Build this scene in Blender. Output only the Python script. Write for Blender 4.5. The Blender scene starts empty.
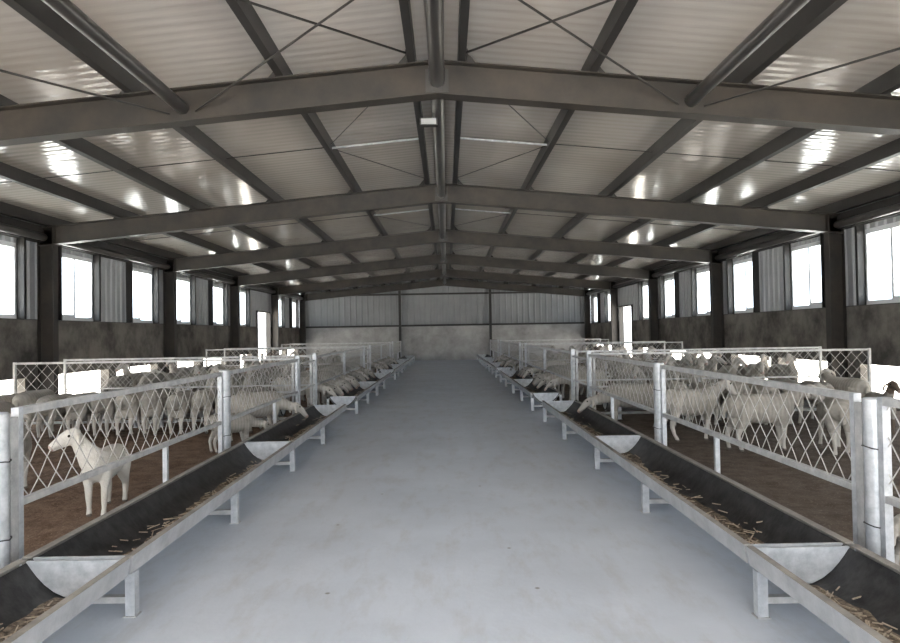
import bpy, math, random
from mathutils import Vector, Matrix
random.seed(7)
R = math.radians
scene = bpy.context.scene
C = scene.collection

# ------------------------------------------------------------------ mesh helper
class MB:
    def __init__(s): s.v=[]; s.f=[]; s.m=[]
    def quad_faces(s, faces, mi=0):
        s.f += faces; s.m += [mi]*len(faces)
    def box(s, x0,x1,y0,y1,z0,z1, mi=0, M=None):
        b=len(s.v)
        p=[Vector((x,y,z)) for z in (z0,z1) for y in (y0,y1) for x in (x0,x1)]
        if M: p=[M@q for q in p]
        s.v+=p
        s.quad_faces([(b,b+2,b+3,b+1),(b+4,b+5,b+7,b+6),(b,b+1,b+5,b+4),(b+2,b+6,b+7,b+3),(b,b+4,b+6,b+2),(b+1,b+3,b+7,b+5)],mi)
        return s
    def loft(s, pts, rad, n=8, mi=0, up=Vector((0,0,1)), caps=True):
        """rad: list of r or (r_side, r_up)"""
        pts=[Vector(p) for p in pts]; b=len(s.v); N=len(pts)
        for i,p in enumerate(pts):
            t=(pts[min(i+1,N-1)]-pts[max(i-1,0)]).normalized()
            u=up
            if abs(t.dot(u))>.97: u=Vector((1,0,0))
            a=t.cross(u).normalized(); c=a.cross(t).normalized()
            r=rad[i] if isinstance(rad,(list,tuple)) else rad
            ra,rc=(r if isinstance(r,(list,tuple)) else (r,r))
            for k in range(n):
                q=2*math.pi*(k+.5)/n
                s.v.append(p+a*(ra*math.cos(q))+c*(rc*math.sin(q)))
        for i in range(N-1):
            for k in range(n):
                k2=(k+1)%n
                s.f.append((b+i*n+k,b+i*n+k2,b+(i+1)*n+k2,b+(i+1)*n+k)); s.m.append(mi)
        if caps:
            s.f.append(tuple(b+k for k in range(n))[::-1]); s.m.append(mi)
            s.f.append(tuple(b+(N-1)*n+k for k in range(n))); s.m.append(mi)
        return s
    def tube(s,a,b,r,n=10,mi=0): return s.loft([a,b],r,n,mi)
    def prism_y(s, prof, y0, y1, mi=0, close=True, caps=True):
        """profile list of (x,z), extruded along y"""
        b=len(s.v); n=len(prof)
        for y in (y0,y1):
            for x,z in prof: s.v.append(Vector((x,y,z)))
        for k in range(n if close else n-1):
            k2=(k+1)%n
            s.f.append((b+k,b+k2,b+n+k2,b+n+k)); s.m.append(mi)
        if close and caps:
            s.f.append(tuple(b+k for k in range(n))[::-1]); s.m.append(mi)
            s.f.append(tuple(b+n+k for k in range(n))); s.m.append(mi)
        return s
    def sheet(s, prof, y0, y1, t, mi=0):
        """open profile thickened downwards/outwards by t (normal offset)"""
        n=len(prof); out=[]
        for i,(x,z) in enumerate(prof):
            a=prof[max(i-1,0)]; c=prof[min(i+1,n-1)]
            dx,dz=c[0]-a[0],c[1]-a[1]; l=math.hypot(dx,dz) or 1
            out.append((x+dz/l*t, z-dx/l*t))
        return s.prism_y(list(prof)+out[::-1], y0,y1,mi)
    def sphere(s,c,r,n=8,mi=0):
        pts=[];rr=[]
        rx,ry,rz = r if isinstance(r,(tuple,list)) else (r,r,r)
        b=len(s.v); m=n//2+1
        for i in range(m+1):
            th=math.pi*i/m
            for k in range(n):
                ph=2*math.pi*k/n
                s.v.append(Vector((c[0]+rx*math.sin(th)*math.cos(ph),c[1]+ry*math.sin(th)*math.sin(ph),c[2]+rz*math.cos(th))))
        for i in range(m):
            for k in range(n):
                k2=(k+1)%n
                s.f.append((b+i*n+k,b+(i+1)*n+k,b+(i+1)*n+k2,b+i*n+k2)); s.m.append(mi)
        return s
    def mesh(s,name,mats,smooth=False):
        me=bpy.data.meshes.new(name)
        me.from_pydata([tuple(q) for q in s.v],[],s.f)
        for m in (mats if isinstance(mats,(list,tuple)) else [mats]): me.materials.append(m)
        for p,mi in zip(me.polygons,s.m): p.material_index=mi; p.use_smooth=smooth
        me.validate(); me.update()
        import bmesh
        bm=bmesh.new(); bm.from_mesh(me); bmesh.ops.recalc_face_normals(bm,faces=bm.faces); bm.to_mesh(me); bm.free()
        return me
    def build(s,name,mats,parent=None,smooth=False,loc=None):
        o=bpy.data.objects.new(name,s.mesh(name,mats,smooth)); C.objects.link(o)
        if parent: o.parent=parent
        if loc: o.location=loc
        return o
def smooth_by_angle(o,a=40):
    me=o.data
    for p in me.polygons: p.use_smooth=True
    me.set_sharp_from_angle(angle=R(a))
def tag(o,label=None,cat=None,group=None,kind=None):
    if label: o['label']=label
    if cat: o['category']=cat
    if group: o['group']=group
    if kind: o['kind']=kind
    return o
def thing(name,label,cat,loc=(0,0,0),rz=0,group=None,kind=None):
    o=bpy.data.objects.new(name,None); C.objects.link(o); o.empty_display_size=.1
    o.location=loc; o.rotation_euler=(0,0,rz)
    return tag(o,label,cat,group,kind)
def copy_tree(o,parent=None):
    c=o.copy(); C.objects.link(c)
    if parent: c.parent=parent
    for ch in o.children: copy_tree(ch,c)
    return c
ORD=['first','second','third','fourth','fifth','sixth','seventh','eighth','ninth','tenth','eleventh','twelfth','thirteenth','fourteenth','fifteenth','sixteenth','seventeenth','eighteenth','nineteenth','twentieth']

# ------------------------------------------------------------------ materials
def mat(name, col, rough=.6, metal=0., spec=.5, noise=0., nscale=8., col2=None, bump=0., bscale=40., stretch=None, detail=6):
    m=bpy.data.materials.new(name); m.use_nodes=True
    nt=m.node_tree; N=nt.nodes; L=nt.links
    p=N['Principled BSDF']
    p.inputs['Base Color'].default_value=(*col,1); p.inputs['Roughness'].default_value=rough
    p.inputs['Metallic'].default_value=metal; p.inputs['Specular IOR Level'].default_value=spec
    tc=N.new('ShaderNodeTexCoord'); mp=N.new('ShaderNodeMapping'); L.new(tc.outputs['Object'],mp.inputs['Vector'])
    if stretch: mp.inputs['Scale'].default_value=stretch
    if col2:
        n=N.new('ShaderNodeTexNoise'); n.inputs['Scale'].default_value=nscale; n.inputs['Detail'].default_value=detail; n.inputs['Roughness'].default_value=.65
        L.new(mp.outputs[0],n.inputs['Vector'])
        r=N.new('ShaderNodeValToRGB'); r.color_ramp.elements[0].position=.5-noise; r.color_ramp.elements[1].position=.5+noise
        r.color_ramp.elements[0].color=(*col,1); r.color_ramp.elements[1].color=(*col2,1)
        L.new(n.outputs['Fac'],r.inputs[0]); L.new(r.outputs[0],p.inputs['Base Color'])
    if bump:
        n2=N.new('ShaderNodeTexNoise'); n2.inputs['Scale'].default_value=bscale; n2.inputs['Detail'].default_value=4
        L.new(mp.outputs[0],n2.inputs['Vector'])
        b=N.new('ShaderNodeBump'); b.inputs['Strength'].default_value=bump; b.inputs['Distance'].default_value=.02
        L.new(n2.outputs['Fac'],b.inputs['Height']); L.new(b.outputs[0],p.inputs['Normal'])
    return m
def nodes(m): return m.node_tree.nodes, m.node_tree.links, m.node_tree.nodes['Principled BSDF']

M_steel=mat('painted_steel',(.019,.018,.0165),.5,0,.35,.14,1.3,(.044,.036,.029),.05,60)
M_steel_dark=mat('dark_steel',(.022,.0215,.021),.5,0,.35,.2,2,(.034,.032,.030))
M_tube=mat('tube_steel',(.036,.035,.034),.3,.3,.5,.2,3,(.062,.058,.055))
M_galv=mat('galvanised_steel',(.34,.36,.385),.42,.35,.5,.18,14,(.55,.57,.595),.05,80)
M_galv_old=mat('worn_galvanised_steel',(.30,.305,.31),.5,.3,.5,.18,9,(.52,.52,.515),.06,70)
M_wire=mat('galvanised_wire',(.34,.335,.32),.5,.2,.5,.2,30,(.50,.49,.47))
M_rubber=mat('black_rubber_lining',(.014,.0145,.016),.55,0,.35,.12,9,(.040,.040,.041),.15,30)
M_rail=mat('trough_rail_steel',(.33,.335,.345),.5,.25,.5,.2,6,(.50,.505,.515),.06,60)
M_rim=mat('grimy_rail_edge',(.17,.16,.15),.7,0,.3,.2,7,(.30,.285,.26),.15,50)
M_straw=mat('straw',(.27,.22,.165),.85,0,.2,.2,40,(.42,.36,.29))
M_chaff=mat('chaff',(.06,.05,.042),.9,0,.1,.14,38,(.22,.18,.14),.5,60)
M_pvc=mat('white_window_frame',(.72,.74,.76),.4)
M_clad=mat('corrugated_sheet',(.34,.35,.36),.45,.1,.4,.2,1.5,(.42,.43,.44))
M_clad_end=mat('end_wall_sheet',(.20,.205,.215),.5,.05,.4,.25,.6,(.27,.275,.285))
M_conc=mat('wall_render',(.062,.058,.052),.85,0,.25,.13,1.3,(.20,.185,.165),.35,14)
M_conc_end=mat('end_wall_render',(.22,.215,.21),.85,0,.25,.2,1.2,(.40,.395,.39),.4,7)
M_yard=mat('yard_concrete',(.62,.58,.52),.9,0,.2,.2,.6,(.72,.69,.64))
M_lampw=mat('lamp_lens',(.30,.31,.31),.35)

# concrete aisle floor
M_floor=mat('aisle_concrete',(.43,.472,.535),.55,0,.4,.18,.9,(.515,.56,.63),.12,22)
def floor_nodes():
    N,L,p=nodes(M_floor)
    base=p.inputs['Base Color'].links[0].from_socket
    tc=[n for n in N if n.type=='TEX_COORD'][0]
    n1=N.new('ShaderNodeTexNoise'); n1.inputs['Scale'].default_value=3.2; n1.inputs['Detail'].default_value=8; n1.inputs['Roughness'].default_value=.7
    mp=N.new('ShaderNodeMapping'); mp.inputs['Scale'].default_value=(1.6,.5,1); L.new(tc.outputs['Object'],mp.inputs[0]); L.new(mp.outputs[0],n1.inputs['Vector'])
    r=N.new('ShaderNodeValToRGB'); r.color_ramp.elements[0].position=.50; r.color_ramp.elements[1].position=.72
    r.color_ramp.elements[0].color=(0,0,0,1); r.color_ramp.elements[1].color=(.38,.38,.38,1); L.new(n1.outputs['Fac'],r.inputs[0])
    mx=N.new('ShaderNodeMixRGB'); mx.inputs[2].default_value=(.30,.285,.265,1); L.new(r.outputs[0],mx.inputs[0]); L.new(base,mx.inputs[1])
    # scattered dark droppings / straw specks
    v=N.new('ShaderNodeTexVoronoi'); v.inputs['Scale'].default_value=2.3; L.new(tc.outputs['Object'],v.inputs['Vector'])
    r2=N.new('ShaderNodeValToRGB'); r2.color_ramp.elements[0].position=.022; r2.color_ramp.elements[1].position=.045
    r2.color_ramp.elements[0].color=(.75,.75,.75,1); r2.color_ramp.elements[1].color=(0,0,0,1); L.new(v.outputs['Distance'],r2.inputs[0])
    mx2=N.new('ShaderNodeMixRGB'); mx2.inputs[2].default_value=(.13,.11,.085,1); L.new(r2.outputs[0],mx2.inputs[0]); L.new(mx.outputs[0],mx2.inputs[1])
    L.new(mx2.outputs[0],p.inputs['Base Color'])
floor_nodes()

# pen floors
def dirt(name,c1,c2,c3):
    m=mat(name,c1,.95,0,.15,.16,5,c2,.9,24)
    N,L,p=nodes(m); base=p.inputs['Base Color'].links[0].from_socket
    tc=[n for n in N if n.type=='TEX_COORD'][0]
    n1=N.new('ShaderNodeTexNoise'); n1.inputs['Scale'].default_value=55; n1.inputs['Detail'].default_value=3
    L.new(tc.outputs['Object'],n1.inputs['Vector'])
    r=N.new('ShaderNodeValToRGB'); r.color_ramp.elements[0].position=.60; r.color_ramp.elements[1].position=.70
    r.color_ramp.elements[0].color=(0,0,0,1); r.color_ramp.elements[1].color=(.6,.6,.6,1); L.new(n1.outputs['Fac'],r.inputs[0])
    mx=N.new('ShaderNodeMixRGB'); mx.inputs[2].default_value=(*c3,1); L.new(r.outputs[0],mx.inputs[0]); L.new(base,mx.inputs[1]); L.new(mx.outputs[0],p.inputs['Base Color'])
    return m
M_dirtL=dirt('pen_dirt_brown',(.105,.066,.044),(.205,.138,.098),(.36,.28,.21))
M_dirtR=dirt('pen_dirt_grey_brown',(.075,.058,.046),(.14,.112,.09),(.27,.23,.19))

# glossy white roof panels with shallow cross ribs
M_roof=bpy.data.materials.new('white_roof_panel'); M_roof.use_nodes=True
def roof_nodes():
    N,L,p=nodes(M_roof)
    tc=N.new('ShaderNodeTexCoord')
    n=N.new('ShaderNodeTexNoise'); n.inputs['Scale'].default_value=.5; n.inputs['Detail'].default_value=5; L.new(tc.outputs['Object'],n.inputs['Vector'])
    r=N.new('ShaderNodeValToRGB'); r.color_ramp.elements[0].position=.3; r.color_ramp.elements[1].position=.7
    r.color_ramp.elements[0].color=(.43,.395,.355,1); r.color_ramp.elements[1].color=(.54,.51,.475,1)
    L.new(n.outputs['Fac'],r.inputs[0]); L.new(r.outputs[0],p.inputs['Base Color'])
    p.inputs['Roughness'].default_value=.145; p.inputs['Specular IOR Level'].default_value=1.0
    w=N.new('ShaderNodeTexWave'); w.bands_direction='Y'; w.inputs['Scale'].default_value=1.9; w.inputs['Distortion'].default_value=.25; w.inputs['Detail'].default_value=1
    L.new(tc.outputs['Object'],w.inputs['Vector'])
    mp=N.new('ShaderNodeMapping'); mp.inputs['Scale'].default_value=(.9,5,1); L.new(tc.outputs['Object'],mp.inputs[0])
    n2=N.new('ShaderNodeTexNoise'); n2.inputs['Scale'].default_value=1.6; n2.inputs['Detail'].default_value=3; L.new(mp.outputs[0],n2.inputs['Vector'])
    b=N.new('ShaderNodeBump'); b.inputs['Strength'].default_value=.10; b.inputs['Distance'].default_value=.03; L.new(w.outputs['Fac'],b.inputs['Height'])
    b2=N.new('ShaderNodeBump'); b2.inputs['Strength'].default_value=.22; b2.inputs['Distance'].default_value=.03; L.new(n2.outputs['Fac'],b2.inputs['Height'])
    L.new(b.outputs[0],b2.inputs['Normal']); L.new(b2.outputs[0],p.inputs['Normal'])
roof_nodes()

# window glass
M_glass=bpy.data.materials.new('window_glass'); M_glass.use_nodes=True
def glass_nodes():
    nt=M_glass.node_tree; N=nt.nodes; L=nt.links; N.remove(N['Principled BSDF']); out=N['Material Output']
    t=N.new('ShaderNodeBsdfTransparent'); t.inputs[0].default_value=(.90,.94,.97,1)
    g=N.new('ShaderNodeBsdfGlossy'); g.inputs['Roughness'].default_value=.03
    mx=N.new('ShaderNodeMixShader'); mx.inputs[0].default_value=.06; L.new(t.outputs[0],mx.inputs[1]); L.new(g.outputs[0],mx.inputs[2]); L.new(mx.outputs[0],out.inputs[0])
glass_nodes()

# shorn fleece: cream with faint shear ridges, per-animal tint
def wool(name,c1,c2,stripe=.5):
    m=mat(name,c1,.9,0,.15,.2,7,c2,0)
    N,L,p=nodes(m); base=p.inputs['Base Color'].links[0].from_socket
    tc=[n for n in N if n.type=='TEX_COORD'][0]
    w=N.new('ShaderNodeTexWave'); w.bands_direction='X'; w.inputs['Scale'].default_value=5.5; w.inputs['Distortion'].default_value=1.6; w.inputs['Detail'].default_value=2; w.inputs['Detail Scale'].default_value=2
    L.new(tc.outputs['Object'],w.inputs['Vector'])
    r=N.new('ShaderNodeMapRange'); r.inputs[3].default_value=1-.42*stripe; r.inputs[4].default_value=1.0; L.new(w.outputs['Fac'],r.inputs[0])
    oi=N.new('ShaderNodeObjectInfo'); r2=N.new('ShaderNodeMapRange'); r2.inputs[3].default_value=.74; r2.inputs[4].default_value=1.08; L.new(oi.outputs['Random'],r2.inputs[0])
    mm=N.new('ShaderNodeMath'); mm.operation='MULTIPLY'; L.new(r.outputs[0],mm.inputs[0]); L.new(r2.outputs[0],mm.inputs[1])
    mx=N.new('ShaderNodeVectorMath'); mx.operation='SCALE'; L.new(base,mx.inputs[0]); L.new(mm.outputs[0],mx.inputs['Scale'])
    L.new(mx.outputs[0],p.inputs['Base Color'])
    n2=N.new('ShaderNodeTexNoise'); n2.inputs['Scale'].default_value=60; L.new(tc.outputs['Object'],n2.inputs['Vector'])
    b=N.new('ShaderNodeBump'); b.inputs['Strength'].default_value=.5; b.inputs['Distance'].default_value=.012; L.new(n2.outputs['Fac'],b.inputs['Height']); L.new(b.outputs[0],p.inputs['Normal'])
    return m
M_wool=wool('shorn_fleece',(.32,.295,.26),(.44,.415,.375),.40)
M_woolw=wool('white_lamb_fleece',(.49,.465,.42),(.58,.56,.52),.0)
M_face=wool('sheep_face_hair',(.40,.375,.34),(.50,.475,.44),0)
M_brown=wool('brown_face_hair',(.13,.10,.078),(.21,.165,.13),0)
M_hoof=mat('hoof',(.12,.10,.085),.7)
M_nose=mat('muzzle_skin',(.33,.24,.21),.6)
M_eye=mat('eye',(.02,.016,.012),.2)

# ------------------------------------------------------------------ geometry constants
HW=8.25                     # inner face of side walls
FRW=[1.6+6*i for i in range(7)]      # wall bays
FR=[4.0,7.48]+[13.6+6*i for i in range(5)]  # portal frames; the first bay is short and braced
SL=.094
YN,YF=-4.5,37.9
def rz(x): return 4.23-SL*abs(x)      # rafter underside
RD=.38
def pz(x): return rz(x)+RD+.002       # purlin underside
PH=.20
def sz(x): return pz(x)+PH+.002       # roof sheet underside

# ------------------------------------------------------------------ setting
m=MB()
for y0,y1 in ((YN-3,10),(10,YF)): m.box(-2.40,2.40,y0,y1,-.15,0)
tag(m.build('floor',M_floor),kind='structure')
def pen_floor(name,x0,x1,mt):
    m=MB(); nx=28; ny=220; b=0
    for j in range(ny+1):
        for i in range(nx+1):
            x=x0+(x1-x0)*i/nx; y=YN+(YF-YN)*j/ny
            e=min(1,min(i,nx-i)/1.5)
            m.v.append(Vector((x,y,-.006+(.012*math.sin(x*5.1+y*3.3)*math.sin(y*4.7-x*2.2)-.012+random.uniform(-.008,.008))*e)))
    for j in range(ny):
        for i in range(nx):
            a=j*(nx+1)+i; m.f.append((a,a+1,a+nx+2,a+nx+1)); m.m.append(0)
    tag(m.build(name,mt,smooth=True),kind='structure')
pen_floor('floor_pen_left',-HW,-2.40,M_dirtL); pen_floor('floor_pen_right',2.40,HW,M_dirtR)
m=MB(); m.box(-60,-HW-.25,-25,80,-.2,-.03).box(HW+.25,60,-25,80,-.2,-.03).box(-HW-.25,HW+.25,-25,YN-3,-.2,-.03).box(-2.4-5.85,-2.4,YN-3,YN,-.2,-.03).box(2.4,2.4+5.85,YN-3,YN,-.2,-.03)
tag(m.build('ground_yard',M_yard),kind='structure')

# roof
m=MB()
for s in (-1,1):
    prof=[(0,sz(0)),(s*9.0,sz(9)),(s*9.0,sz(9)+.07),(0,sz(0)+.07)]
    m.prism_y(prof,YN,YF+.3)
tag(m.build('ceiling',M_roof),kind='structure')

# side walls: rendered masonry below, corrugated sheet above
WB=1.95; WT=3.44; WS=2.0; DOORY=(29.3,31.42)
wins=[]; 
def side_wall(s,name):
    m=MB()
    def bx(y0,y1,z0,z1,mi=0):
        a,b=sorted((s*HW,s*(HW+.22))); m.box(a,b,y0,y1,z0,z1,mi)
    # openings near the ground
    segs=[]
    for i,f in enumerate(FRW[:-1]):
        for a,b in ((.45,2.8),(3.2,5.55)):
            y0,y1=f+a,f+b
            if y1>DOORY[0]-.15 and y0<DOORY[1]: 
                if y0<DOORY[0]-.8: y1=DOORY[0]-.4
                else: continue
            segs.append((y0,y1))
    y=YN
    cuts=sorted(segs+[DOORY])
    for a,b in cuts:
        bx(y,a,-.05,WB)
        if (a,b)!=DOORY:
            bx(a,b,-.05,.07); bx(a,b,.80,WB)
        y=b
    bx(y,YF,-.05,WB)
    # corrugated cladding, ribs vertical
    def corr(y0,y1,z0,z1):
        prof=[]; y=y0; k=0; pitch=.25
        pts=[]
        while y<y1-1e-6:
            for o,d in ((0,0),(.09,0),(.115,.035),(.185,.035),(.21,0)):
                if y+o<y1: pts.append((y+o,d))
            y+=pitch
        pts.append((y1,0))
        b=len(m.v); n=len(pts)
        for t in (0,.012):
            for z in (z0,z1):
                for yy,d in pts: m.v.append(Vector((s*(HW+.06+d+t),yy,z)))
        for i in range(n-1):
            m.f.append((b+i,b+i+1,b+n+i+1,b+n+i)); m.m.append(1)
            m.f.append((b+2*n+i,b+2*n+i+1,b+3*n+i+1,b+3*n+i)); m.m.append(1)
    top=sz(HW)+.02
    y=YN
    for i,f in enumerate([FRW[0]-6]+FRW[:-1]):
        for a,b in ((.65,2.15),(3.85,5.35)):
            w0,w1=f+a,f+b
            if w0<YN+.3: continue
            if w1>DOORY[0]-.1 and w0<DOORY[1]: continue
            corr(y,w0,WB,top); corr(w0,w1,WT,top); y=w1; wins.append((s,w0,w1))
        if f<DOORY[0]<f+6:
            corr(y,DOORY[0],WB,top); corr(DOORY[0],DOORY[1],2.68,top); y=DOORY[1]
    corr(y,YF,WB,top)
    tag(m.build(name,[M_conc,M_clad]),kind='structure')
side_wall(-1,'wall_left'); side_wall(1,'wall_right')

wn=0
for s,a,b in wins:
    if b<2: continue
    wn+=1
    w=thing('window_%d'%wn,None,None,(s*HW,(a+b)/2,WS),kind='structure')
    h=(b-a)/2; H=WT-WS; t=.045
    def sx(x0,x1): return sorted((s*x0,s*x1))
    f=MB(); x0,x1=sx(.04,.11)
    f.box(x0,x1,-h,h,-.04,t).box(x0,x1,-h,h,H-t-.05,H).box(x0,x1,-h,-h+t,t,H-t).box(x0,x1,h-t,h,t,H-t)
    f.build('window_frame',M_pvc,w)
    f=MB(); x0,x1=sx(.05,.08); f.box(x0,x1,-.03,.03,t,H-t-.05).box(x0,x1,-h+t,0,t,t+.05)
    f.build('sash',M_pvc,w)
    f=MB(); x0,x1=sx(.062,.068); f.box(x0,x1,-h+t,h-t,t,H-t-.05); f.build('pane',M_glass,w)
    f=MB(); x0,x1=sx(-.12,.035)
    for y in (-h-.12,h+.02): 
        f=MB(); q=y+(.05 if y<0 else 0); f.box(x0,x1,q,q+.012,-.04,H+.10); f.box(*sx(-.12,-.108),q,q+.05,-.04,H+.10); f.box(*sx(.02,.035),q,q+.05,-.04,H+.10)
        f.build('jamb_post',M_steel_dark,w)
# door openings in the side walls
for n,s in ((1,-1),(2,1)):
    d=thing('door_%d'%n,None,None,(s*HW,sum(DOORY)/2,0),kind='structure')
    h=(DOORY[1]-DOORY[0])/2
    for q in (-1,1):
        f=MB(); a,b=sorted((s*-.02,s*.2)); f.box(a,b,min(q*(h-.05),q*h),max(q*(h-.05),q*h),0,2.68); f.build('door_jamb',M_steel_dark,d)
    f=MB(); f.box(a,b,-h+.05,h-.05,2.62,2.68); f.build('door_head',M_steel_dark,d)
# sill ledges and wall head girts
for s,nm in ((-1,'left'),(1,'right')):
    m=MB(); a,b=sorted((s*(HW-.03),s*(HW+.05)))
    segs=[(YN,DOORY[0]),(DOORY[1],YF)]
    for y0,y1 in segs: m.box(a,b,y0,y1,WB,WB+.012)
    tag(m.build('trim_sill_'+nm,M_steel_dark),kind='structure')
    m=MB(); a,b=sorted((s*(HW-.12),s*(HW+.045))); m.box(a,b,YN,YF,WT+.10,WT+.115); m.box(*sorted((s*(HW-.12),s*(HW-.11))),YN,YF,WT+.115,WT+.42)
    tag(m.build('trim_head_'+nm,M_steel_dark),kind='structure')

# end wall
m=MB(); m.box(-HW,HW,YF,YF+.22,-.05,WB)
b=len(m.v); pts=[]; x=-HW
while x<HW-1e-6:
    for o,d in ((0,0),(.12,0),(.15,.045),(.21,.045),(.24,0)):
        if x+o<HW: pts.append((x+o,d))
    x+=.33
pts.append((HW,0)); n=len(pts)
for t in (0,.012):
    for zz in (0,1):
        for x,d in pts: m.v.append(Vector((x,YF+.10-d+t,WB if zz==0 else sz(x)+.02)))
for i in range(n-1):
    m.f.append((b+i,b+i+1,b+n+i+1,b+n+i)); m.m.append(1)
    m.f.append((b+2*n+i,b+2*n+i+1,b+3*n+i+1,b+3*n+i)); m.m.append(1)
tag(m.build('wall_end',[M_conc_end,M_clad_end]),kind='structure')
m=MB(); m.box(-HW,HW,YF-.06,YF+.03,WB,WB+.10); m.box(-HW,HW,YF-.04,YF+.03,3.74,3.84)
tag(m.build('trim_girts_end',M_steel_dark),kind='structure')

# ------------------------------------------------------------------ steel frames
def i_section(m,a,b,depth,width,axis_n,tf=.014,tw=.010):
    """I beam from a to b in the xz plane; depth direction axis_n (unit), flange width along y"""
    a=Vector(a); b=Vector(b); t=(b-a); L=t.length; t.normalize(); n=Vector(axis_n)
    y=Vector((0,1,0))
    def bar(n0,n1,w):
        base=len(m.v)
        for p in (a,b):
            for nn,yy in ((n0,-w/2),(n1,-w/2),(n1,w/2),(n0,w/2)): m.v.append(p+n*nn+y*yy)
        for k in range(4):
            k2=(k+1)%4; m.f.append((base+k,base+k2,base+4+k2,base+4+k)); m.m.append(0)
        m.f.append((base,base+1,base+2,base+3)); m.m.append(0); m.f.append((base+4,base+5,base+6,base+7)); m.m.append(0)
    bar(0,tf,width); bar(depth-tf,depth,width); bar(tf,depth-tf,tw)
PX=[.28,1.75,3.43,5.0,6.55,8.0]
FL=['steel portal frame overhead nearest the viewer','portal frame whose beam crosses highest in the picture',
 'second visible portal frame back, with columns between the large side windows','third visible portal frame back, standing behind the first crossing fences',
 'fourth visible portal frame back, ahead of the bright side doors','fifth visible portal frame back, its columns just past the bright side doors',
 'last portal frame, standing against the far end wall']
for i,y in enumerate(FR):
    t=thing('portal_frame',FL[i],'roof frame',(0,y,0),0,'steel portal frames')
    for s in (-1,1):
        m=MB(); i_section(m,(s*7.9,0,0),(s*7.9,0,rz(7.9)+.3),.32,.18,(s,0,0))
        cl=m.build('column',M_steel,t); m=MB(); m.box(min(s*7.85,s*8.24),max(s*7.85,s*8.24),-.17,.17,-.01,.012); m.build('base_plate',M_steel_dark,cl)
        m=MB(); c=1/math.sqrt(1+SL*SL); nn=Vector((s*SL*c,0,c))
        i_section(m,(0,0,rz(0)),(s*8.22,0,rz(8.22)),RD*.995,.20,nn)
        m.box(min(s*7.89,s*7.9),max(s*7.89,s*7.9),-.12,.12,rz(7.9)-.02,rz(7.9)+RD)
        m.build('rafter',M_steel,t)
        for x in PX[:-1]:
            m=MB(); x0=x+.06; m.prism_y([(s*x0,pz(x0)),(s*(x0+.008),pz(x0)),(s*(x0+.008),pz(x0)+.15),(s*x0,pz(x0)+.15)],-.09,.09)
            m.prism_y([(s*(x0+.008),pz(x0)+.001),(s*(x0+.13),pz(x0+.13)+.001),(s*(x0+.008),pz(x0)+.13)],-.008,.008)
            m.build('cleat',M_steel_dark,t)
# purlins
PN=['beside the ridge','first out from the ridge pair','second out from the ridge pair','third out from the ridge pair','fourth out from the ridge pair','along the eave']
for s,sd in ((-1,'left'),(1,'right')):
    for k,x in enumerate(PX):
        m=MB(); w=.085; t=.006
        a=x-.04; 
        P=lambda dx,dz:(s*(a+dx),pz(a+dx)+dz)
        prof=[P(0,0),P(w,0),P(w,.02),P(w-t,.02),P(w-t,t),P(t,t),P(t,PH-t),P(w-t,PH-t),P(w-t,PH-.02),P(w,PH-.02),P(w,PH),P(0,PH)]
        m.prism_y(prof,YN,YF)
        o=m.build('roof_purlin',M_steel_dark); tag(o,'long dark steel purlin on the %s roof slope, %s'%(sd,PN[k]),'purlin','roof purlins')
# eave struts between columns
for s,sd in ((-1,'left'),(1,'right')):
    for i in range(6):
        y0,y1=FR[i]+.13,FR[i+1]-.13
        
        m=MB(); m.loft([(s*8.05,y0,3.62),(s*8.05,y1,3.62)],.075,12)
        o=m.build('eave_strut',M_tube); smooth_by_angle(o)
        tag(o,'horizontal steel tube under the %s eave, %s span from the viewer'%(sd,ORD[i]),'eave strut','eave struts')
# ridge tubes and the two side tubes of the braced bay
for i in range(6):
    y0,y1=FR[i]+.015,FR[i+1]-.015
    m=MB(); m.loft([(0,y0,rz(0)+.17),(0,y1,rz(0)+.17)],.085,16); m.box(-.13,.13,y0,y0+.012,rz(0)+.04,rz(0)+.30); m.box(-.13,.13,y1-.012,y1,rz(0)+.04,rz(0)+.30)
    o=m.build('ridge_tube',M_tube); smooth_by_angle(o)
    tag(o,'round steel tube under the ridge, %s span from the viewer'%ORD[i],'ridge tube','ridge tubes')
for s,sd in ((-1,'left'),(1,'right')):
    m=MB(); x=2.87*s; m.loft([(x,FR[0]+.015,rz(x)+.17),(x,FR[1]-.015,rz(x)+.17)],.072,16)
    o=m.build('tie_tube',M_tube); smooth_by_angle(o)
    tag(o,'thick steel tube running to the front beam on the %s roof slope'%sd,'tie tube')
    rods=[((2.72,7.46,rz(2.7)+.12),(.31,5.7,pz(.31)+.13),'from the %s tie tube up to the ridge'),
          ((.31,7.38,pz(.31)+.09),(2.80,4.2,rz(2.8)+.27),'from the front beam ridge out to the %s'),
          ((3.02,7.46,rz(3)+.12),(5.6,4.02,rz(5.6)+.30),'from the %s tie tube outward'),
          ((5.6,7.46,rz(5.6)+.12),(2.97,4.1,rz(3)+.25),'inward from the front beam on the %s')]
    for (xa,ya,za),(xb,yb,zb),lb in rods:
        m=MB(); m.loft([(s*xa,ya,za),(s*xb,yb,zb)],.012,8)
        o=m.build('brace_rod',M_steel_dark); tag(o,'thin steel brace rod running '+lb%sd,'brace rod','roof brace rods')
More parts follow.
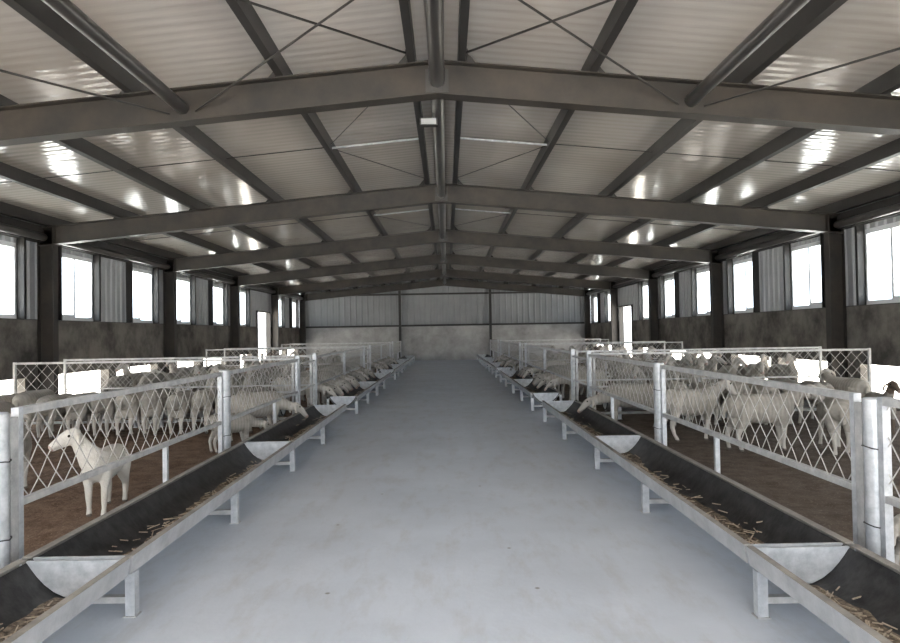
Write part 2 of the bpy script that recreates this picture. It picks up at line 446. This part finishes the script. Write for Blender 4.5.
# sag rods across the purlins
for s,sd in ((-1,'left'),(1,'right')):
    for i in range(1,6):
        y=(FR[i]+FR[i+1])/2
        t=thing('sag_rod','thin cross rod between purlins, %s slope, %s span from the viewer'%(sd,ORD[i]),'sag rod',(0,y,0),0,'purlin sag rods')
        m=MB(); h=.09
        m.loft([(s*x,0,pz(x)+h) for x in (1.79,3.40)],.008,6); m.loft([(s*x,0,pz(x)+h) for x in (3.48,4.98)],.008,6); m.loft([(s*x,0,pz(x)+h) for x in (5.05,6.53)],.008,6); m.loft([(s*x,0,pz(x)+h) for x in (6.6,7.95)],.008,6)
        m.build('rod',M_tube,t)
        m=MB(); m.loft([(s*.315,0,pz(.315)+.07),(s*1.72,0,pz(1.72)+.07)],.017,8); m.build('sleeve',M_galv,t)
        for q in (-1,1):
            m=MB(); m.loft([(s*1.725,q*.1,pz(1.725)+.09),(s*.315,q*2.86,pz(.315)+.1)],.007,6); m.build('diagonal_rod',M_tube,t)
# flood lamp on the ridge
t=thing('flood_lamp','small box flood lamp hanging under the ridge tube behind the front beam','lamp',(-.12,8.4,rz(0)+.07))
m=MB(); m.box(.05,.075,-.012,.012,-.03,.05); m.build('bracket',M_steel_dark,t)
m=MB(); m.box(-.115,.115,-.05,.05,-.12,-.03); m.build('housing',M_steel_dark,t)
m=MB(); m.box(-.095,.095,-.058,-.05,-.11,-.04); m.build('lens',M_lampw,t)
# end posts
for s,sd in ((-1,'left'),(1,'right')):
    m=MB(); x=2.57*s; m.box(x-.07,x+.07,37.70,37.83,0,rz(2.57)+.1)
    o=m.build('wind_post',M_steel_dark); tag(o,'slim dark steel post against the end wall, %s of the aisle'%sd,'post')

# ------------------------------------------------------------------ feed troughs
TX0,TX1=1.72,2.25
TROUGHS=[(-.25,3.66,0),(3.69,7.55,0),(7.58,11.50,0),(13.0,16.9,1),(16.93,20.8,0),(22.6,26.4,1),(26.43,30.2,0),(31.9,36.4,1)]
TW=(TX1-TX0)/2
def arc(r_side,depth,zrim,n=14,a0=0):
    return [(-r_side*math.cos(math.pi*k/n), zrim-depth*(1-abs(math.cos(math.pi*k/n))**2.1)) for k in range(n+1)]
def make_trough(L,first,legs):
    """local: x across (front rail at -x), y from 0 to L"""
    t=thing('feed_trough',None,'feed trough')
    zr=.335
    m=MB(); pr=arc(TW,.205,zr); m.sheet(pr,.004,L-.004,-.008); o=m.build('lining',M_rubber,t); smooth_by_angle(o)
    m=MB(); pr=arc(TW+.004,.212,zr-.002); m.sheet(pr,0.02,L-.02,.006); o=m.build('shell',M_galv_old,t); smooth_by_angle(o)
    m=MB(); x=-TW-.012
    m.prism_y([(x,zr+.012),(x,zr-.085),(x-.006,zr-.085),(x-.026,zr+.018)],0,L); m.build('front_rail',M_rail,t)
    m=MB(); m.prism_y([(x-.024,zr+.019),(x+.012,zr+.022),(x+.03,zr+.010),(x+.03,zr+.002),(x-.012,zr+.002)],0,L); m.build('rim_edge',M_rim,t)
    m=MB(); x=TW; m.prism_y([(x-.005,zr+.02),(x+.045,zr+.02),(x+.045,zr-.03),(x+.039,zr-.03),(x+.039,zr+.012),(x-.005,zr+.012)],0,L); m.build('back_rail',M_rim,t)
    for y in (.012,L-.018):
        m=MB(); pr=arc(TW-.012,.190,zr+.004); m.prism_y(pr,y,y+.006); m.box(-TW+.012,TW-.012,y-.006,y+.010,zr+.004,zr+.014); m.build('end_plate',M_galv,t)
    for y in legs:
        for x in (-TW+.005,TW+.034):
            m=MB(); q=.022 if x>0 else .027; m.box(x-q,x+q,y-.027,y+.027,0.006,zr-.032 if x>0 else zr-.09); lg=m.build('leg',M_galv,t)
            m=MB(); m.box(x-.036,x+.036,y-.036,y+.036,0,.006); m.build('foot_plate',M_galv_old,lg)
        m=MB(); m.box(-TW+.032,TW+.012,y-.022,y+.022,.075,.11); m.build('cross_bar',M_galv_old,t)
    return t
def make_straw(L,seed,n,big):
    rnd=random.Random(seed); m=MB()
    # a low bed of chaff along the bottom
    zr=.335; K=max(8,int(L/.12)); W=9; b=0
    for j in range(K+1):
        yy=.04+(L-.08)*j/K
        hw=.115+.03*math.sin(yy*2.3+seed)+rnd.uniform(-.015,.015)
        for i in range(W):
            q=-1+2*i/(W-1)
            x=q*hw*1.0-.03
            zb=zr-.198*(1-abs(x/TW)**2.1)
            z=zb+(1-q*q)*.018*(1+rnd.uniform(-.5,.6))+.002
            m.v.append(Vector((x,yy,z)))
    for j in range(K):
        for i in range(W-1):
            a=j*W+i; m.f.append((a,a+1,a+W+1,a+W)); m.m.append(1)
    for k in range(n):
        y=rnd.uniform(.15,L-.15); x=rnd.gauss(-.05,.07); x=max(-.2,min(.17,x))
        z=zr-.198*(1-abs(x/TW)**2.1)+rnd.uniform(.018,.035)
        l=rnd.uniform(.02,.055)*(1.3 if rnd.random()<.15 else 1); a=rnd.uniform(0,6.28)
        sl=rnd.uniform(-.25,.25); r=rnd.uniform(.0025,.005)*(1.5 if rnd.random()<.1 else 1)
        d=Vector((math.cos(a)*min(l,.04),math.sin(a)*l,sl*l)); p=Vector((x,y,z+abs(d.z)))
        m.loft([p-d,p+d],r,4)
    return m
TL=[o_+' from the viewer' for o_ in ORD[:8]]
protos={}
for s,sd in ((-1,'left'),(1,'right')):
    for k,(y0,y1,first) in enumerate(TROUGHS):
        L=y1-y0
        key=(round(L,2),first)
        if key not in protos:
            legs=[1.98,L-.07]+([.07] if first else [])
            protos[key]=make_trough(L,first,legs); t=protos[key]
        else: t=copy_tree(protos[key])
        t.location=(s*(TX0+TX1)/2,y0 if s>0 else y1,0); t.rotation_euler=(0,0,0 if s>0 else math.pi)
        if s<0:  # rotated copy: keep the mid leg at the same distance
            pass
        tag(t,'long black-lined feed trough on the %s of the aisle, %s'%(sd,TL[k]),'feed trough','feed troughs along the aisle')
        n=[380,300,180,110,90,50,50,30][k]
        o=make_straw(L,11*k+(s>0),n,k<3).build('straw_feed',[M_straw,M_chaff])
        o.location=t.location; o.rotation_euler=t.rotation_euler
        tag(o,'chopped straw lying in the %s row of feed troughs, %s'%(sd,TL[k]),'feed','trough feed','stuff')

# ------------------------------------------------------------------ fences
FX=2.50; FH=1.15; FB=.585
mesh_cache={}
def wire_mesh(L,z0,z1,cw=.185,ch=.205,r=.0034):
    key=(round(L,3),z0,z1)
    if key in mesh_cache: return mesh_cache[key]
    m=MB(); H=z1-z0; sl=ch/cw
    for fam in (1,-1):
        u=-H/sl
        k=0
        while u<L+H/sl:
            # line x = u + fam*t/sl
            pts=[]
            xa=u if fam>0 else u; 
            # param t in [0,H]
            t0,t1=0,H
            def X(t): return u+fam*t/sl
            for bound in (0,L):
                tb=(bound-u)*sl*fam
                if fam>0:
                    if bound==0: t0=max(t0,tb)
                    else: t1=min(t1,tb)
                else:
                    if bound==L: t0=max(t0,tb)
                    else: t1=min(t1,tb)
            if t1-t0>.02:
                # slight weave: bend at the crossings
                N=max(1,int(round((t1-t0)/(ch/2)))); P=[]
                for q in range(N+1):
                    t=t0+(t1-t0)*q/N
                    P.append((X(t), fam*.0035*(1 if (q%2)==0 else -1), z0+t))
                m.loft(P,r,4,caps=False,up=Vector((0,1,0)))
            u+=cw
    mesh_cache[key]=m.mesh('wire_mesh',M_wire); return mesh_cache[key]
def rail_box(m,x0,x1,zc,w=.04,h=.04): return m.box(x0,x1,-w/2,w/2,zc-h/2,zc+h/2)
part_cache={}
def add_part(name,key,fn,mt,parent):
    if key not in part_cache: part_cache[key]=fn().mesh(name,mt)
    o=bpy.data.objects.new(name,part_cache[key]); C.objects.link(o); o.parent=parent; return o
def fence_panel(name,label,cat,group,L,loc,rz_,cross=False,mesh=True,H=FH):
    """local x along the panel 0..L"""
    t=thing(name,label,cat,loc,rz_,group); k=round(L,3)
    rw=.034 if cross else .045
    def top(): m=MB(); return rail_box(m,0.042,L-.042,H-.022,rw,rw)
    add_part('top_rail',('t',k,H),top,M_galv_old,t)
    def bot(): m=MB(); return rail_box(m,.042,L-.042,FB,rw-.005,rw-.005)
    add_part('bottom_rail' if not cross else 'middle_rail',('b',k),bot,M_galv_old,t)
    def post(): m=MB(); return m.box(0,.042,-.023,.023,0,H)
    for x in (0,L-.042):
        p=add_part('end_post',('p',H),post,M_galv_old if cross else M_galv,t); p.location=(x,0,0)
    if mesh:
        o=bpy.data.objects.new('wire_mesh',wire_mesh(round(L-.09,3),FB+.01,H-.035)); C.objects.link(o); o.parent=t; o.location=(.045,0,0)
    def stub(): m=MB(); return m.box(-.02,.02,-.02,.02,0,FB-.021)
    nst=[L*.585] if not cross else [L/2]
    for x in nst:
        p=add_part('support_post',('s',),stub,M_galv,t); p.location=(x,0,0)
    if cross:
        def low(): m=MB(); return m.loft([(.042,0,.13),(L/2-.021,0,.13)],.024,10)
        p=add_part('low_rail',('l',k),low,M_galv_old,t)
        p=add_part('low_rail',('l',k),low,M_galv_old,t); p.location=(L/2-.021,0,0)
    return t
PANELS=[(.30,3.738),(3.955,7.54),(7.76,11.36),(12.97,16.55),(16.62,20.45),(22.22,25.95),(26.02,29.8),(31.5,37.2)]
PLab=['nearest the viewer','second from the viewer','third from the viewer','fourth from the viewer','fifth from the viewer','sixth from the viewer','seventh from the viewer','eighth from the viewer']
for s,sd in ((-1,'left'),(1,'right')):
    for k,(a,b) in enumerate(PANELS):
        L=b-a
        fence_panel('mesh_fence','wire mesh fence along the %s trough row, %s'%(sd,PLab[k]),'fence','mesh fences along the aisle',L,(s*FX,a,0),math.pi/2)
    # round posts between panels
    posts=[(3.802,.058,1.13,'between the first and second mesh fences'),(7.66,.058,1.16,'between the second and third mesh fences')]
    for y,r,h,lb in posts:
        m=MB(); m.loft([(0,0,0),(0,0,h)],r,16); m.loft([(0,0,h),(0,0,h+.008)],[r*1.05,r*.9],16)
        o=m.build('fence_post',M_galv,loc=(s*FX,y,0)); smooth_by_angle(o); tag(o,'round galvanised post %s on the %s side'%(lb,sd),'fence post','round fence posts')
        for zz in (.42,.86):
            m=MB(); q=[(r+.006)*1.03*Vector((math.cos(t*math.pi/8),math.sin(t*math.pi/8),0))+Vector((0,0,zz+.006*math.sin(t))) for t in range(17)]
            m.loft(q,.004,5,caps=False); m.build('tie_wire',M_steel_dark,o)
    m=MB(); m.box(-.03,.03,-.035,.035,0,1.10); o=m.build('fence_post',M_galv_old,loc=(s*FX,3.905,0)); tag(o,'flat galvanised post beside the near round post on the %s'%sd,'fence post')
    for y,lb in ((11.43,'near corner of the first alley'),(12.90,'far corner of the first alley'),(20.52,'near corner of the second alley'),(22.15,'far corner of the second alley'),(29.87,'near corner of the third alley'),(31.43,'far corner of the third alley')):
        m=MB(); m.box(-.035,.035,-.035,.035,0,1.20); o=m.build('gate_post',M_galv,loc=(s*FX,y,0)); tag(o,'square post at the %s, %s of the aisle'%(lb,sd),'gate post','alley corner posts')
    # gates closing the alleys
    for k,(a,b) in enumerate(((11.48,12.85),(20.57,22.10),(29.92,31.38))):
        t=thing('alley_gate','low tubular gate closing the %s crossing alley on the %s'%(ORD[k],sd),'gate',(s*FX,a,0),math.pi/2,'alley gates'); L=b-a
        m=MB(); m.box(0,.03,-.015,.015,.12,1.08); m.build('gate_stile',M_galv_old,t)
        m=MB(); m.box(L-.03,L,-.015,.015,.12,1.08); m.build('gate_stile',M_galv_old,t)
        for z in (.15,.6,1.06):
            m=MB(); m.box(.03,L-.03,-.012,.012,z-.015,z+.015); m.build('gate_rail',M_galv_old,t)
    # fences across the pens at both edges of every alley
    for k,(y,lb) in enumerate(((11.42,'near edge of first alley'),(12.92,'far edge of first alley'),(20.50,'near edge of second alley'),(22.17,'far edge of second alley'),(29.85,'near edge of third alley'),(31.45,'far edge of third alley'))):
        xa,xb=2.56,7.35; x=xa if s>0 else -xb
        fence_panel('cross_fence','mesh fence across the %s pens, %s'%(sd,lb),'fence','fences across the pens',xb-xa,(x,y,0),0,cross=True,H=1.17)

# feed troughs in the first alley, in front of the cross fences
for s,sd in ((-1,'left'),(1,'right')):
    for k,(xa,wh) in enumerate(((2.85,'half by the aisle'),(5.15,'half by the wall'))):
        key=(2.25,0)
        if key not in protos: protos[key]=make_trough(2.25,0,[.2,2.05]); t=protos[key]
        else: t=copy_tree(protos[key])
        # lies across: local y -> world x
        t.rotation_euler=(0,0,-math.pi/2)
        t.location=(xa if s>0 else -xa-2.25,11.88,0)
        tag(t,'feed trough lying across the first alley on the %s, %s'%(sd,wh),'feed trough','feed troughs in the alley')

# ------------------------------------------------------------------ sheep
DG=None
def remeshed(m,name,vox,mats,assign):
    me=m.mesh('tmp',mats[0]); o=bpy.data.objects.new('tmp',me); C.objects.link(o)
    md=o.modifiers.new('r','REMESH'); md.mode='VOXEL'; md.voxel_size=vox
    sm=o.modifiers.new('s','SMOOTH'); sm.factor=.5; sm.iterations=3
    bpy.context.view_layer.update()
    dg=bpy.context.evaluated_depsgraph_get()
    nm=bpy.data.meshes.new_from_object(o.evaluated_get(dg)); nm.name=name
    bpy.data.objects.remove(o); bpy.data.meshes.remove(me)
    nm.materials.clear()
    for q in mats: nm.materials.append(q)
    for p in nm.polygons: p.use_smooth=True; p.material_index=assign(p.center)
    return nm
def sheep_mesh(name,head='up',turn=0,pitch=0,gait=0,lean=0,wool_m=None,face_m=None,lamb=False,seed=0,tail=0,udder=False,rest=None):
    m=MB(); rnd=random.Random(seed)
    g=.95 if lamb else 1.0; ng=1.2 if lamb else 1.0
    # torso
    T=[(-.475,.575,.03,.035),(-.455,.58,.085,.085),(-.40,.575,.130,.135),(-.28,.555,.152,.170),(-.12,.535,.165,.185),(.04,.525,.168,.190),(.18,.535,.152,.182),(.30,.555,.120,.160),(.375,.575,.085,.115),(.41,.585,.04,.05)]
    m.loft([(x,0,z) for x,z,_,_ in T],[(a*g,b*g) for _,_,a,b in T],16)
    # neck + head as polylines in the sagittal plane, then turned about the neck base
    if head=='up':
        neck=[(.24,.57,.105,.15),(.33,.67,.080,.110),(.395,.78,.062,.080),(.44,.87,.056,.066)]
        hd=[(.405,.915,.030,.035),(.44,.915,.058,.062),(.50,.895,.062,.068),(.57,.86,.050,.058),(.64,.815,.038,.043),(.685,.785,.033,.034),(.70,.775,.018,.02)]
        ear=(.435,.925)
    elif head=='mid':
        neck=[(.24,.57,.105,.15),(.36,.64,.080,.105),(.47,.70,.062,.078),(.56,.75,.055,.064)]
        hd=[(.55,.80,.030,.035),(.575,.79,.058,.060),(.63,.755,.062,.066),(.69,.70,.050,.056),(.745,.635,.038,.042),(.785,.59,.033,.034),(.795,.575,.018,.02)]
        ear=(.575,.80)
    else: # down in a trough
        neck=[(.22,.55,.105,.15),(.37,.52,.082,.105),(.50,.475,.064,.080),(.60,.44,.056,.066)]
        hd=[(.585,.475,.030,.035),(.615,.465,.056,.058),(.67,.425,.060,.062),(.73,.37,.050,.053),(.785,.31,.038,.040),(.82,.27,.033,.033),(.83,.255,.018,.02)]
        ear=(.615,.475)
    px=.26
    def tr(x,y,z,w=1.0):
        a=turn*w; dx=x-px
        return (px+dx*math.cos(a)-y*math.sin(a), dx*math.sin(a)+y*math.cos(a), z)
    m.loft([tr(x,0,z,.35+.65*i/(len(neck)-1)) for i,(x,z,_,_) in enumerate(neck)],[(a*ng,b*ng) for _,_,a,b in neck],14)
    m.loft([tr(x,0,z) for x,z,_,_ in hd],[(a*(1.15 if lamb else 1),b*(1.32 if lamb else 1)) for _,_,a,b in hd],14)
    # drooping ears
    for s in (-1,1):
        e=[(ear[0],s*.03,ear[1]-.012),(ear[0]-.015,s*.072,ear[1]-.018),(ear[0]-.028,s*.105,ear[1]-.055),(ear[0]-.025,s*.120,ear[1]-.105),(ear[0]-.012,s*.122,ear[1]-.145)]
        m.loft([tr(*q) for q in e],[(.018,.018),(.030,.016),(.037,.015),(.032,.015),(.012,.012)],10,up=Vector((0,s*.75,.66)).normalized())
    # legs
    def leg(front,s,off):
        if front:
            P=[(.235,.075,.55,.075),(.25,.092,.44,.060),(.25+off*.3,.092,.335,.040),(.255+off*.55,.09,.23,.033),(.255+off*.8,.088,.11,.024),(.262+off,.088,.055,.027),(.278+off*1.02,.088,.012,.030)]
        else:
            P=[(-.31,.070,.56,.11),(-.265+off*.15,.098,.44,.085),(-.315+off*.35,.098,.335,.056),(-.365+off*.52,.095,.265,.040),(-.382+off*.6,.093,.215,.034),(-.372+off*.8,.090,.11,.026),(-.36+off,.090,.055,.028),(-.345+off*1.02,.090,.012,.030)]
        m.loft([(x,s*y*g,z) for x,y,z,_ in P],[r*(1.12 if lamb else 1) for *_,r in P],10,up=Vector((0,1,0)))
    o=gait
    leg(True,1,o); leg(True,-1,-o*.7); leg(False,1,-o*.8); leg(False,-1,o)
    # short fat tail
    m.loft([(-.44,0,.62),(-.485,0,.585),(-.505,0,.51),(-.495,0,.44),(-.485,0,.405)],[(.03,.03),(.045,.028),(.05,.026),(.036,.022),(.015,.014)],10,up=Vector((1,0,0)))
    if udder: m.sphere((-.34,0,.37),(.07,.07,.075),12)
    hc=Vector(tr(hd[2][0],0,hd[2][1])); nose=Vector(tr(hd[5][0],0,hd[5][1]))
    def assign(c):
        if c.z<.042: return 2
        if (c-nose).length<.040: return 3
        if (c-hc).length<.16 or (c-nose).length<.13: return 1
        if c.z<.30 : return 1
        return 0
    mats=[wool_m or M_wool,face_m or M_face,M_hoof,M_nose,M_eye]
    nm=remeshed(m,name,.0145,mats,assign)
    # eyes set into the head
    e=MB()
    import bmesh
    bm=bmesh.new(); bm.from_mesh(nm)
    for s in (-1,1):
        c=Vector(tr(hd[2][0]+.012,s*(hd[2][2]*(1.15 if lamb else 1)-.010),hd[2][1]+.014))
        r=bmesh.ops.create_uvsphere(bm,u_segments=8,v_segments=6,radius=.0155 if lamb else .0135)
        bmesh.ops.translate(bm,verts=r['verts'],vec=c)
        fs={f for v in r['verts'] for f in v.link_faces}
        for f in fs: f.material_index=4; f.smooth=True
    bm.to_mesh(nm); bm.free()
    return nm
SM={
 'up':sheep_mesh('sheep_standing','up',0,gait=.03,seed=1),
 'upL':sheep_mesh('sheep_standing','up',R(38),gait=-.05,seed=2),
 'upR':sheep_mesh('sheep_standing','up',R(-42),gait=.06,seed=3),
 'walk':sheep_mesh('sheep_walking','mid',R(10),gait=.11,seed=4),
 'mid':sheep_mesh('sheep_reaching','mid',R(-18),gait=.04,seed=5,udder=True),
 'down':sheep_mesh('sheep_feeding','down',0,gait=.02,seed=6),
 'downL':sheep_mesh('sheep_feeding','down',R(14),gait=-.04,seed=7,udder=True),
 'downR':sheep_mesh('sheep_feeding','down',R(-14),gait=.05,seed=8,udder=True),
 'lamb':sheep_mesh('lamb_standing','up',R(-72),gait=.03,wool_m=M_woolw,face_m=M_woolw,lamb=True,seed=9),
 'brown':sheep_mesh('sheep_brown_faced','up',R(8),gait=.03,face_m=M_brown,seed=10),
}
sheep_list=[]
def sheep(kind,x,y,deg,label,group=None,sc=1.0,name='sheep'):
    """deg: heading, 0 = +x (right), 90 = away from the viewer"""
    o=bpy.data.objects.new(name,SM[kind]); C.objects.link(o)
    o.location=(x,y,.0); o.rotation_euler=(0,0,R(deg)); o.scale=(sc,sc,sc)
    tag(o,label,'sheep' if name=='sheep' else 'lamb',group); sheep_list.append(o); return o
rnd=random.Random(21)
J=lambda a:rnd.uniform(-a,a)
# --- left near pen
sheep('lamb',-3.03,6.02,-82,'white lamb in the left pen looking left behind the mesh fence',None,.80,'lamb')
sheep('walk',-4.35,6.75,112,'grey sheep partly hidden behind the near left fence post, beside the white lamb',None,.95)
xs=[-6.95,-6.55,-6.18,-5.80,-5.42,-5.03,-4.66,-4.25,-3.88,-3.50,-3.14]
for i,x in enumerate(xs):
    sheep(rnd.choice(['down','downL','downR']),x,10.55+.04*i+J(.07)+.1,90+J(9),'sheep with rump to the viewer at left cross fence, %s from the left'%ORD[i],'row of sheep at the left cross fence',rnd.uniform(.94,1.04))
sheep('mid',-6.15,9.25,-70,'tan sheep at the far left edge facing the viewer, before the row of rumps',None,.95)
sheep('downR',-2.78,9.98,50,'striped shorn sheep side-on, feeding over the third left trough',None,1.0)
sheep('down',-2.86,9.05,38,'small sheep with its head low beside the third left trough',None,.72)

# --- feeding rows of the farther pens
def feed_row(s,y0,y1,n,lb,grp,skip=()):
    for i in range(n):
        y=y0+(y1-y0)*(i+.5)/n+J(.05)
        k=rnd.choice(['down','downL','downR'])
        sheep(k,s*(2.95+J(.04)),y,(180 if s>0 else 0)+J(6),'%s, %s from the viewer'%(lb,ORD[i]),grp,rnd.uniform(.95,1.05))
feed_row(-1,13.2,20.2,16,'sheep feeding on the left between first and second alleys','sheep feeding left of the aisle')
feed_row(-1,22.6,29.4,13,'sheep feeding on the left between second and third alleys','sheep feeding left of the aisle, farther')
feed_row(1,14.0,17.4,5,'sheep feeding at the fourth right trough','sheep feeding right of the aisle')
feed_row(1,18.4,19.9,3,'sheep feeding at the fifth right trough','sheep feeding right of the aisle, farther')
feed_row(1,23.4,29.2,9,'sheep feeding on the right between second and third alleys','sheep feeding right of the aisle, farthest')
# --- crowds standing in the pens
def crowd(x0,x1,y0,y1,nx,ny,lb,grp,kinds,head):
    """rows front to back, numbered left to right"""
    for j in range(ny):
        for i in range(nx):
            x=x0+(x1-x0)*(i+.5)/nx+J(.10); y=y0+(y1-y0)*(j+.5)/ny+J(.10)
            sheep(rnd.choice(kinds),x,y,head+J(14),'%s, %s row, %s from the left'%(lb,['front','second','third','fourth'][j],ORD[i]),grp,rnd.uniform(.92,1.06))
KU=['up','upL','upR','mid','brown','up','upL']
KL=['mid','up','down','upL','downL','mid']
crowd(-7.6,-3.9,14.3,16.3,5,2,'sheep standing past the first alley on the left','sheep standing past the first left alley',KL,-90)
crowd(-7.6,-3.9,17.6,20.0,5,2,'sheep standing before the second alley on the left','sheep before the second left alley',KL,-90)
crowd(-7.6,-4.0,23.2,28.8,4,3,'sheep standing past the second alley on the left','sheep past the second left alley',KU,-90)
# --- right near pen
sheep('walk',3.42,9.25,10,'shorn sheep side-on behind the right fence, left of two heading right',None,1.0)
sheep('mid',4.02,8.40,4,'shorn sheep side-on behind the right mesh, right of two heading right',None,1.0)
sheep('walk',4.85,8.25,72,'sheep with rump to the viewer beyond the right mesh, left of near post',None,.97)
sheep('brown',6.25,9.5,-104,'sheep with dark drooping ears facing the viewer over the right fence',None,.82)
sheep('down',2.93,10.35,168,'shorn sheep side-on reaching left for the third right trough',None,1.0)
sheep('up',2.97,3.95,6,'white sheep mostly cut off by the lower right picture edge',None,.62)
xs=[3.75,4.2,4.65,5.1,5.55,6.0,6.5]
for i,x in enumerate(xs):
    sheep(rnd.choice(['down','downL','mid','downR']),x,10.75+J(.08),90+J(10),'sheep with rump to the viewer at right cross fence, %s from the left'%ORD[i],'row of sheep at the right cross fence',rnd.uniform(.94,1.04))
crowd(3.9,7.7,13.9,16.4,6,2,'sheep standing past the first alley on the right','sheep standing past the first right alley',KU,-90)
crowd(3.9,7.6,17.6,20.0,5,2,'sheep standing before the second alley on the right','sheep before the second right alley',KU,-90)
crowd(4.0,7.6,23.2,28.8,4,3,'sheep standing past the second alley on the right','sheep past the second right alley',KU,-90)

# ------------------------------------------------------------------ light and camera
w=bpy.data.worlds.new('world'); scene.world=w; w.use_nodes=True
bg=w.node_tree.nodes['Background']; bg.inputs[0].default_value=(.90,.95,1.0,1); bg.inputs[1].default_value=3.0
sun=bpy.data.lights.new('sun','SUN'); so=bpy.data.objects.new('sun',sun); C.objects.link(so)
sun.energy=40; sun.angle=R(.6); sun.color=(1,.965,.91)
so.rotation_euler=(R(42),0,0)

f=665.; th=R(.95)
d=Vector(((446.5-450)/f,(321.5-333)/f,-1)).normalized()
u=Vector((-math.sin(th),math.cos(th),0)); u=(u-d*u.dot(d)).normalized()
X=d.cross(u)
cam=bpy.data.cameras.new('camera'); co=bpy.data.objects.new('camera',cam); C.objects.link(co)
cam.sensor_width=36; cam.lens=f/900*36; cam.clip_end=300
M3=Matrix((X,d,u)); co.matrix_world=Matrix.Translation((.06,0,1.55))@M3.to_4x4()
scene.camera=co
vs=scene.view_settings; vs.view_transform='Standard'; vs.look='None'; vs.gamma=1; vs.use_curve_mapping=False; vs.exposure=1.05

for o in list(C.objects):
    l=o.get('label')
    if l and len(l.split())>16: print('LONG',l)
